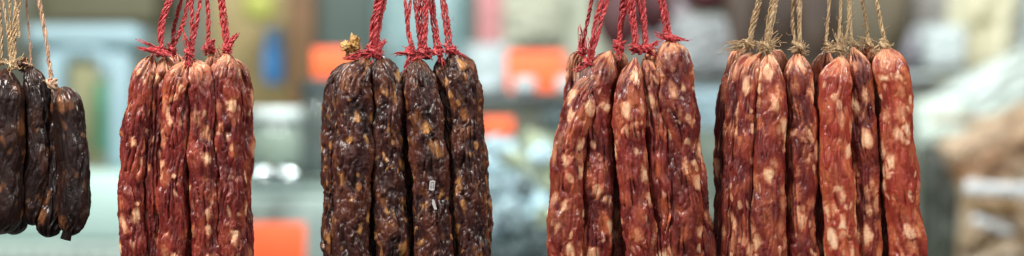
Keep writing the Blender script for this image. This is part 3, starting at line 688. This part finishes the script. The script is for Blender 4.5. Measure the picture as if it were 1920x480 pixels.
# packets
def pillow(mb, c, w, h, t, seed, crump=.14, tilt=0., nu=64, nv=64, fl=False):
    r_ = np.random.RandomState(seed)
    u, v = np.meshgrid(np.linspace(-1, 1, nu), np.linspace(-1, 1, nv))
    env = np.clip((1-u**4)*(1-v**4), 0, 1)**.5
    p = np.stack([u.ravel()*2.2, v.ravel()*2.2, np.full(u.size, seed*3.7)], 1)
    n1 = vnoise(p*1.3, seed); n2 = vnoise(p*3.6, seed+1); F1, F2, _, _ = worley(p*1.5, seed)
    wr = (n1*.9+n2*.3+(F2-F1)*.5-.2).reshape(u.shape)*crump
    V = []
    for sgn in (-1, 1):
        y = sgn*(env*(t/2)*(1+2.2*wr))
        X = u*w/2*(1+.05*wr); Z = v*h/2*(1+.06*n1.reshape(u.shape))
        ca, sa = math.cos(tilt), math.sin(tilt)
        V.append(np.stack([c[0]+X*ca-Z*sa, c[1]+y, c[2]+X*sa+Z*ca], -1).reshape(-1, 3))
    i = np.arange(nv-1)[:, None]; j = np.arange(nu-1)[None]
    a = (i*nu+j); q = np.stack([a, a+1, a+nu+1, a+nu], -1).reshape(-1, 4)
    mb.add(V[0], q); mb.add(V[1], q[:, ::-1])
def foil(name, a, b, rough, sc, metal=.0, trans=0., **k):
    return plain(name, a, rough, b, sc, metal=metal, trans=trans, bump=.25, **k)
def packet(px, py, wpx, hpx, D, mat, label, cat='packet', name='plastic_packet', group=None, seed=None, crump=.14, tilt=0., t=None, sealm=None):
    k = D/CD/S; c = B(px, py, D); sd = seed or int(px+py*3) % 997
    root = empty(name, B(px, py+hpx/2, D)); tag(root, label, cat, group)
    mb = MB(); pillow(mb, c, wpx*k, hpx*k, t or min(wpx, hpx)*k*.55, sd, crump, tilt)
    o = np.array(root.location); mb.build('bag', mat, root, origin=o)
    mb = MB()
    sx = math.sin(tilt); 
    for sgn in (-1, 1):
        mb = MB(); cc = c+Vector((-sx*sgn*hpx*k*.5, 0, math.cos(tilt)*sgn*hpx*k*.5))
        mb.box((cc.x, cc.y, cc.z), (wpx*k*.96, .004, hpx*k*.07), 0, .001)
        mb.build('seal', sealm or mat, root, origin=o)
    return root
GP = 'wrapped packets heaped right of the dark cluster'
M_F1 = foil('painted_glint_film', (.58, .78, .84), (.06, .10, .12), .12, 15, .15)  # pale blotches on dark, painted in place of glints on the film
M_F2 = foil('dark_blotch_film', (.03, .05, .06), (.24, .32, .32), .12, 15, .15)  # dark counterpart, coloured to set off the painted glints
M_F3 = foil('olive_film', (.42, .48, .32), (.12, .15, .10), .12, 14, .1)
single('shelf', 850, 176, 1092, 200, 3.5, .3, plain('dark_shelf', (.07, .085, .08), .5), 'dark shelf edge below the largest orange price card', 'shelf')
packet(935, 330, 96, 120, 3.25, M_F1, 'silvery blue packet just right of the dark cluster', group=GP, tilt=.3, crump=.3)
packet(1005, 300, 90, 100, 3.35, M_F3, 'olive green wrapped packet left of the middle red bunch', group=GP, tilt=-.4, crump=.3)
packet(1010, 400, 110, 110, 3.15, M_F1, 'silvery packet with painted bright glints low beside the middle red bunch', group=GP, tilt=.5, crump=.34)
packet(935, 445, 110, 110, 3.1, M_F2, 'dark wrapped packet at the bottom right of the dark cluster', group=GP, tilt=-.2, crump=.3)
M_WH = plain('glare_plastic', (.38, .44, .45), .5, (.32, .38, .39), 12)  # pale colour stands in for blobs of glare around the orange cards
for (px, py, w_, lb) in ((984, 160, 44, 'pale tub standing in for glare at the lower edge of the largest orange card'), (1060, 156, 36, 'pale tub standing in for glare at the right end of the largest orange card'), (912, 196, 46, 'pale tub standing in for glare above the small orange card')):
    root = empty('glare_tub', B(px, 176, 3.3)); tag(root, lb, 'tub', 'pale tubs standing in for glare over the dark shelf'); k = 3.3/CD/S; o = np.array(root.location); R = w_*k/2
    mb = MB(); mb.lathe(o, [(.001, 0), (R*.8, 0), (R, 24*k), (.001, 24.5*k)]); mb.build('tub', M_WH, root, origin=o)
    mb = MB(); mb.lathe(o+np.array([0, 0, 24.8*k]), [(R*1.04, 0), (R*1.04, 4*k), (R*.9, 6*k), (.001, 7*k)]); mb.build('lid', M_WH, root, origin=o)
for i, (px, py, w_, h_, ti) in enumerate(((925, 275, 40, 34, .5), (958, 300, 44, 30, -.6), (935, 345, 46, 30, .3), (985, 350, 40, 40, -.3), (1015, 290, 44, 36, .7), (1030, 345, 40, 34, -.5), (950, 395, 50, 40, .2), (1000, 440, 50, 34, -.7), (920, 420, 40, 40, .6), (1025, 410, 36, 44, .1))):
    packet(px, py, w_*1.05, h_*1.05, 2.95+.01*i, [M_F1, M_F3, M_F1, M_F2][i % 4], ('small sachet added for glints, ' + ('touching the edge of the dark cluster', 'just under the small orange card', 'left of the heap, mid height', 'centre of the heap', 'upper right of the heap', 'beside the middle red bunch, mid height', 'lower left centre of the heap', 'lower right centre of the heap', 'low beside the dark cluster', 'low beside the middle red bunch')[i]), group='small sachets added for glints on the heap', name='sachet', tilt=ti, crump=.16)  # extra small packets added so the heap shows more glints
packet(985, 505, 120, 90, 3.05, M_F2, 'dark wrapped packet lowest in the heap', group=GP, tilt=.1, crump=.3)
packet(1060, 250, 80, 90, 3.5, M_F2, 'dark packet under the shelf behind the middle red bunch', group=GP, tilt=.2, crump=.2)
single('packet_table', 640, 560, 1500, 575, 3.0, .6, plain('dark_table', (.08, .09, .09), .5), 'dark table carrying the heap of packets', 'table')
packet(917, 130, 90, 90, 3.7, foil('clear_grey_film', (.40, .46, .46), (.30, .36, .37), .2, 10), 'greyish clear packet on the shelf by the small gap right of the dark cluster', tilt=.2)
packet(918, 40, 50, 110, 3.9, plain('pink_paper', (.50, .20, .20), .5, (.42, .22, .22), 8), 'pinkish packet high up right of the dark cluster', name='pink_packet')
packet(1010, 20, 200, 150, 4.3, plain('cream_film', (.52, .52, .40), .45, (.42, .44, .34), 4), 'cream bag high up between the dark cluster and middle red bunch', name='cream_bag')
packet(1100, 60, 90, 160, 4.2, plain('pale_sage', (.44, .46, .36), .5), 'pale sage bag behind the left strings of the middle red bunch', name='sage_bag')
single('dark_curtain', 1352, -140, 1705, 150, 3.95, .06, plain('dark_brown_cloth', (.045, .035, .026), .8, (.09, .07, .05), 6, stretch=(1, 1, 5)), 'dark brown cloth behind the straw strings', 'cloth', bev=.02)
# behind D / E: hanging dried meats and bags, dark
M_MAR = plain('maroon_meat', (.06, .010, .012), .6, (.03, .008, .008), 14, bump=.4)
M_DKB = plain('dark_brown_meat', (.030, .018, .012), .6, (.055, .033, .02), 10, bump=.4)
def ham(px, py, w, h, D, mat, label):
    k = D/CD/S; c = np.array(B(px, py, D)); n = 40
    root = empty('hanging_meat', B(px, py-h/2, D)); tag(root, label, 'meat', 'dried meats hanging at the back')
    t = np.linspace(0, 1, n); prof = np.sin(PI*np.clip(t, 0.004, .996))**.6*(.65+.5*t)
    nc = 36; th = np.linspace(0, 2*PI, nc, endpoint=False)
    z = (.5-t)*h*k; rr = prof[:, None]*w/2*k*(1+.1*np.cos(2*th+4*t[:, None])+.06*np.cos(5*th+9*t[:, None]))
    V = np.stack([c[0]+rr*np.cos(th), c[1]+rr*np.sin(th)*.5, c[2]+np.repeat(z[:, None], nc, 1)], -1).reshape(-1, 3)
    mb = MB(); mb.add(V, quads(n, nc)); o = np.array(root.location); mb.build('meat', mat, root, origin=o)
    mb = MB(); mb.tube(np.array([c+[0, 0, h*k*.45], c+[0, 0, h*k*.5+.06], c+[0, 0, h*k*.5+.12]]), .004, 8); mb.build('hook_string', M_TS, root, origin=o)
ham(1160, 10, 110, 170, 3.5, M_MAR, 'maroon slab of meat behind the left half of the middle red bunch')
ham(1225, -10, 90, 150, 3.6, M_MAR, 'maroon slab of meat behind the right half of the middle red bunch')
ham(1325, -30, 130, 110, 3.5, M_MAR, 'short reddish brown slab over the gap between the middle and straw tied bunches')
ham(1392, 10, 70, 210, 3.4, M_DKB, 'dark brown slab behind the left straw strings')
ham(1465, 0, 90, 200, 3.5, M_DKB, 'dark brown slab behind the bushy straw knot')
ham(1535, 5, 90, 230, 3.4, M_DKB, 'dark slab between the round and the messy straw knots')
ham(1640, 20, 150, 230, 3.7, plain('olive_brown_sack', (.09, .072, .042), .7, (.13, .105, .065), 6), 'olive brown slab behind the rightmost straw strings')
packet(1322, 90, 130, 110, 3.7, foil('greyish_clear_film', (.38, .40, .40), (.26, .28, .29), .22, 9), 'greyish clear bag in the gap right of the middle red bunch', name='clear_bag')
packet(1250, 60, 90, 120, 3.9, foil('mauve_film', (.32, .28, .30), (.25, .2, .22), .3, 9), 'mauve grey bag behind the highest red knot', name='clear_bag')
packet(1330, 210, 120, 90, 3.6, plain('pale_blue_bag', (.26, .36, .40), .4, (.18, .25, .27), 8), 'pale blue bag below the clear one in that gap', name='blue_bag')
single('shelf', 1240, 140, 1420, 150, 3.7, .25, plain('brown_shelf', (.06, .05, .045), .5), 'dark narrow shelf in the gap beside the straw tied bunch', 'shelf')
packet(1330, 370, 150, 240, 3.5, plain('green_grey_sack', (.085, .11, .085), .6, (.13, .16, .12), 7), 'dark green grey sack low in the gap between middle and straw tied bunches', name='dark_sack')
# right: big clear bags
M_WB = plain('highlight_film', (.72, .76, .78), .2)
packet(1735, 110, 120, 110, 3.9, foil('purple_tinged_film', (.36, .32, .42), (.50, .54, .54), .3, 5), 'purple tinged bag just right of the last sausage', name='purple_bag', tilt=.3)
packet(1745, 30, 130, 110, 4.1, foil('brown_grey_film', (.30, .27, .24), (.46, .47, .44), .3, 5), 'brownish bag at the top right of the last straw string', name='brown_bag')
packet(1765, 90, 90, 80, 3.8, foil('white_film', (.62, .72, .72), (.56, .62, .60), .25, 7), 'small white bag wedged under the brownish one', name='white_bag')
packet(1838, 60, 140, 230, 3.85, plain('cream_noodle_bag', (.52, .48, .30), .5, (.62, .62, .48), 5), 'cream coloured bag standing at the upper right', name='cream_bag', tilt=-.1)
packet(1912, 30, 100, 150, 3.9, foil('blue_white_film', (.55, .68, .70), (.62, .70, .70), .3, 5), 'bluish white bag in the top right corner', name='white_bag')
packet(1840, 190, 260, 110, 3.6, foil('white_crinkled_film', (.60, .68, .66), (.38, .44, .38), .22, 9, rot=-.5, stretch=(4, 1, 1)), 'large white crinkled bag slanting across the right side', name='white_bag', tilt=.5, crump=.22)
packet(1765, 235, 100, 90, 3.55, foil('mint_white_film', (.60, .70, .62), (.5, .58, .5), .3, 5), 'mint white bag beside the middle of the last sausage', name='white_bag')
packet(1885, 300, 210, 170, 3.4, foil('brown_noodle_film', (.22, .11, .05), (.50, .40, .28), .25, 16, rot=-.5, stretch=(6, 1, 1)), 'clear bag of brown dried strips at the right edge', name='dried_goods_bag', tilt=.45, crump=.25)
packet(1908, 435, 225, 165, 3.3, foil('tan_noodle_film', (.20, .125, .06), (.44, .36, .26), .2, 12, rot=.12, stretch=(4, 1, 1)), 'clear bag of tan dried slices in the bottom right corner', name='dried_goods_bag', tilt=-.06, crump=.28, sealm=plain('highlight_seal', (.75, .78, .80), .2))  # seal coloured white as the highlight along the bag's top seam
packet(1885, 356, 150, 22, 3.12, M_WB, 'painted highlight strip across the clear bag of tan slices', name='highlight_strip', tilt=-.08, t=.02)  # white sheet painting a highlight line over the bag
packet(1862, 424, 80, 14, 3.12, M_WB, 'short painted highlight low on the clear bag of tan slices', name='highlight_strip', tilt=-.4, t=.02)  # second painted highlight, lower on the same bag
packet(1768, 410, 92, 260, 3.42, plain('dark_teal_sack', (.015, .018, .013), .5, (.07, .08, .06), 7, stretch=(1, 1, 4)), 'tall dark sack between the last sausage and the tan bag', name='dark_sack')
packet(1800, 250, 60, 120, 3.6, foil('grey_film', (.32, .33, .28), (.45, .46, .40), .3, 6), 'greyish slim bag above the tall dark sack', name='grey_bag')

# ------------------------------------------------------------------ light, camera
def area(name, loc, to, size, power, col=(1, 1, 1), sy=None):
    l = bpy.data.lights.new(name, 'AREA'); l.energy = power; l.color = col; l.size = size
    if sy: l.shape = 'RECTANGLE'; l.size_y = sy
    o = bpy.data.objects.new(name, l); COL.objects.link(o); o.location = loc
    o.rotation_euler = (Vector(to)-Vector(loc)).to_track_quat('-Z', 'Y').to_euler()
    return o
area('stall_lamp', (-.75, -.55, 2.15), (0, 0, 1.42), .3, 19, (1, .96, .90))
area('stall_lamp', (.7, -.6, 2.2), (.1, 0, 1.42), .28, 12, (1, .97, .92))
area('front_fill', (0, -2.6, 2.3), (0, 0, 1.5), 2.2, 6.5, (.93, .97, 1))  # broad softbox-like fill light added from the front
area('background_lamp', (-1.1, 1.1, 2.9), (-.8, 2.2, 1.4), .12, 17, (1, .98, .92))
area('background_lamp', (.2, 1.0, 2.8), (.2, 2.1, 1.4), .12, 22, (.95, 1, 1))
area('background_lamp', (.12, 1.0, 2.25), (.05, 1.4, 1.4), .05, 7, (.9, .98, 1))  # small lamp added close to the packet heap for glints
area('background_lamp', (-.2, .9, 2.3), (0, 1.4, 1.4), .05, 9, (.9, .98, 1))  # second small lamp added to raise glints on the heap
area('background_lamp', (-.75, .9, 2.3), (-.6, 1.6, 1.45), .06, 4, (.9, 1, .98))  # small lamp added for the glints on the tin lids
area('background_lamp', (1.4, 1.0, 2.8), (1.2, 2.2, 1.4), .2, 18, (1, .98, .94))
w = bpy.data.worlds.new('World'); SC.world = w; w.use_nodes = True
w.node_tree.nodes['Background'].inputs[0].default_value = (.80, .88, .90, 1); w.node_tree.nodes['Background'].inputs[1].default_value = .09
cam = bpy.data.cameras.new('camera'); co = bpy.data.objects.new('camera', cam); COL.objects.link(co); SC.camera = co
co.location = (0, -CD, ZC); co.rotation_euler = (PI/2, 0, 0)
cam.sensor_width = 36; cam.lens = 36*CD/(1920/S); cam.clip_end = 50; cam.clip_start = .05
cam.dof.use_dof = True; cam.dof.focus_distance = CD-.012; cam.dof.aperture_fstop = 2.5
SC.view_settings.view_transform = 'Standard'; SC.view_settings.look = 'None'; SC.view_settings.exposure = 0; SC.view_settings.gamma = 1
SC.cycles.use_denoising = True; SC.cycles.max_bounces = 8; SC.cycles.sample_clamp_indirect = 6
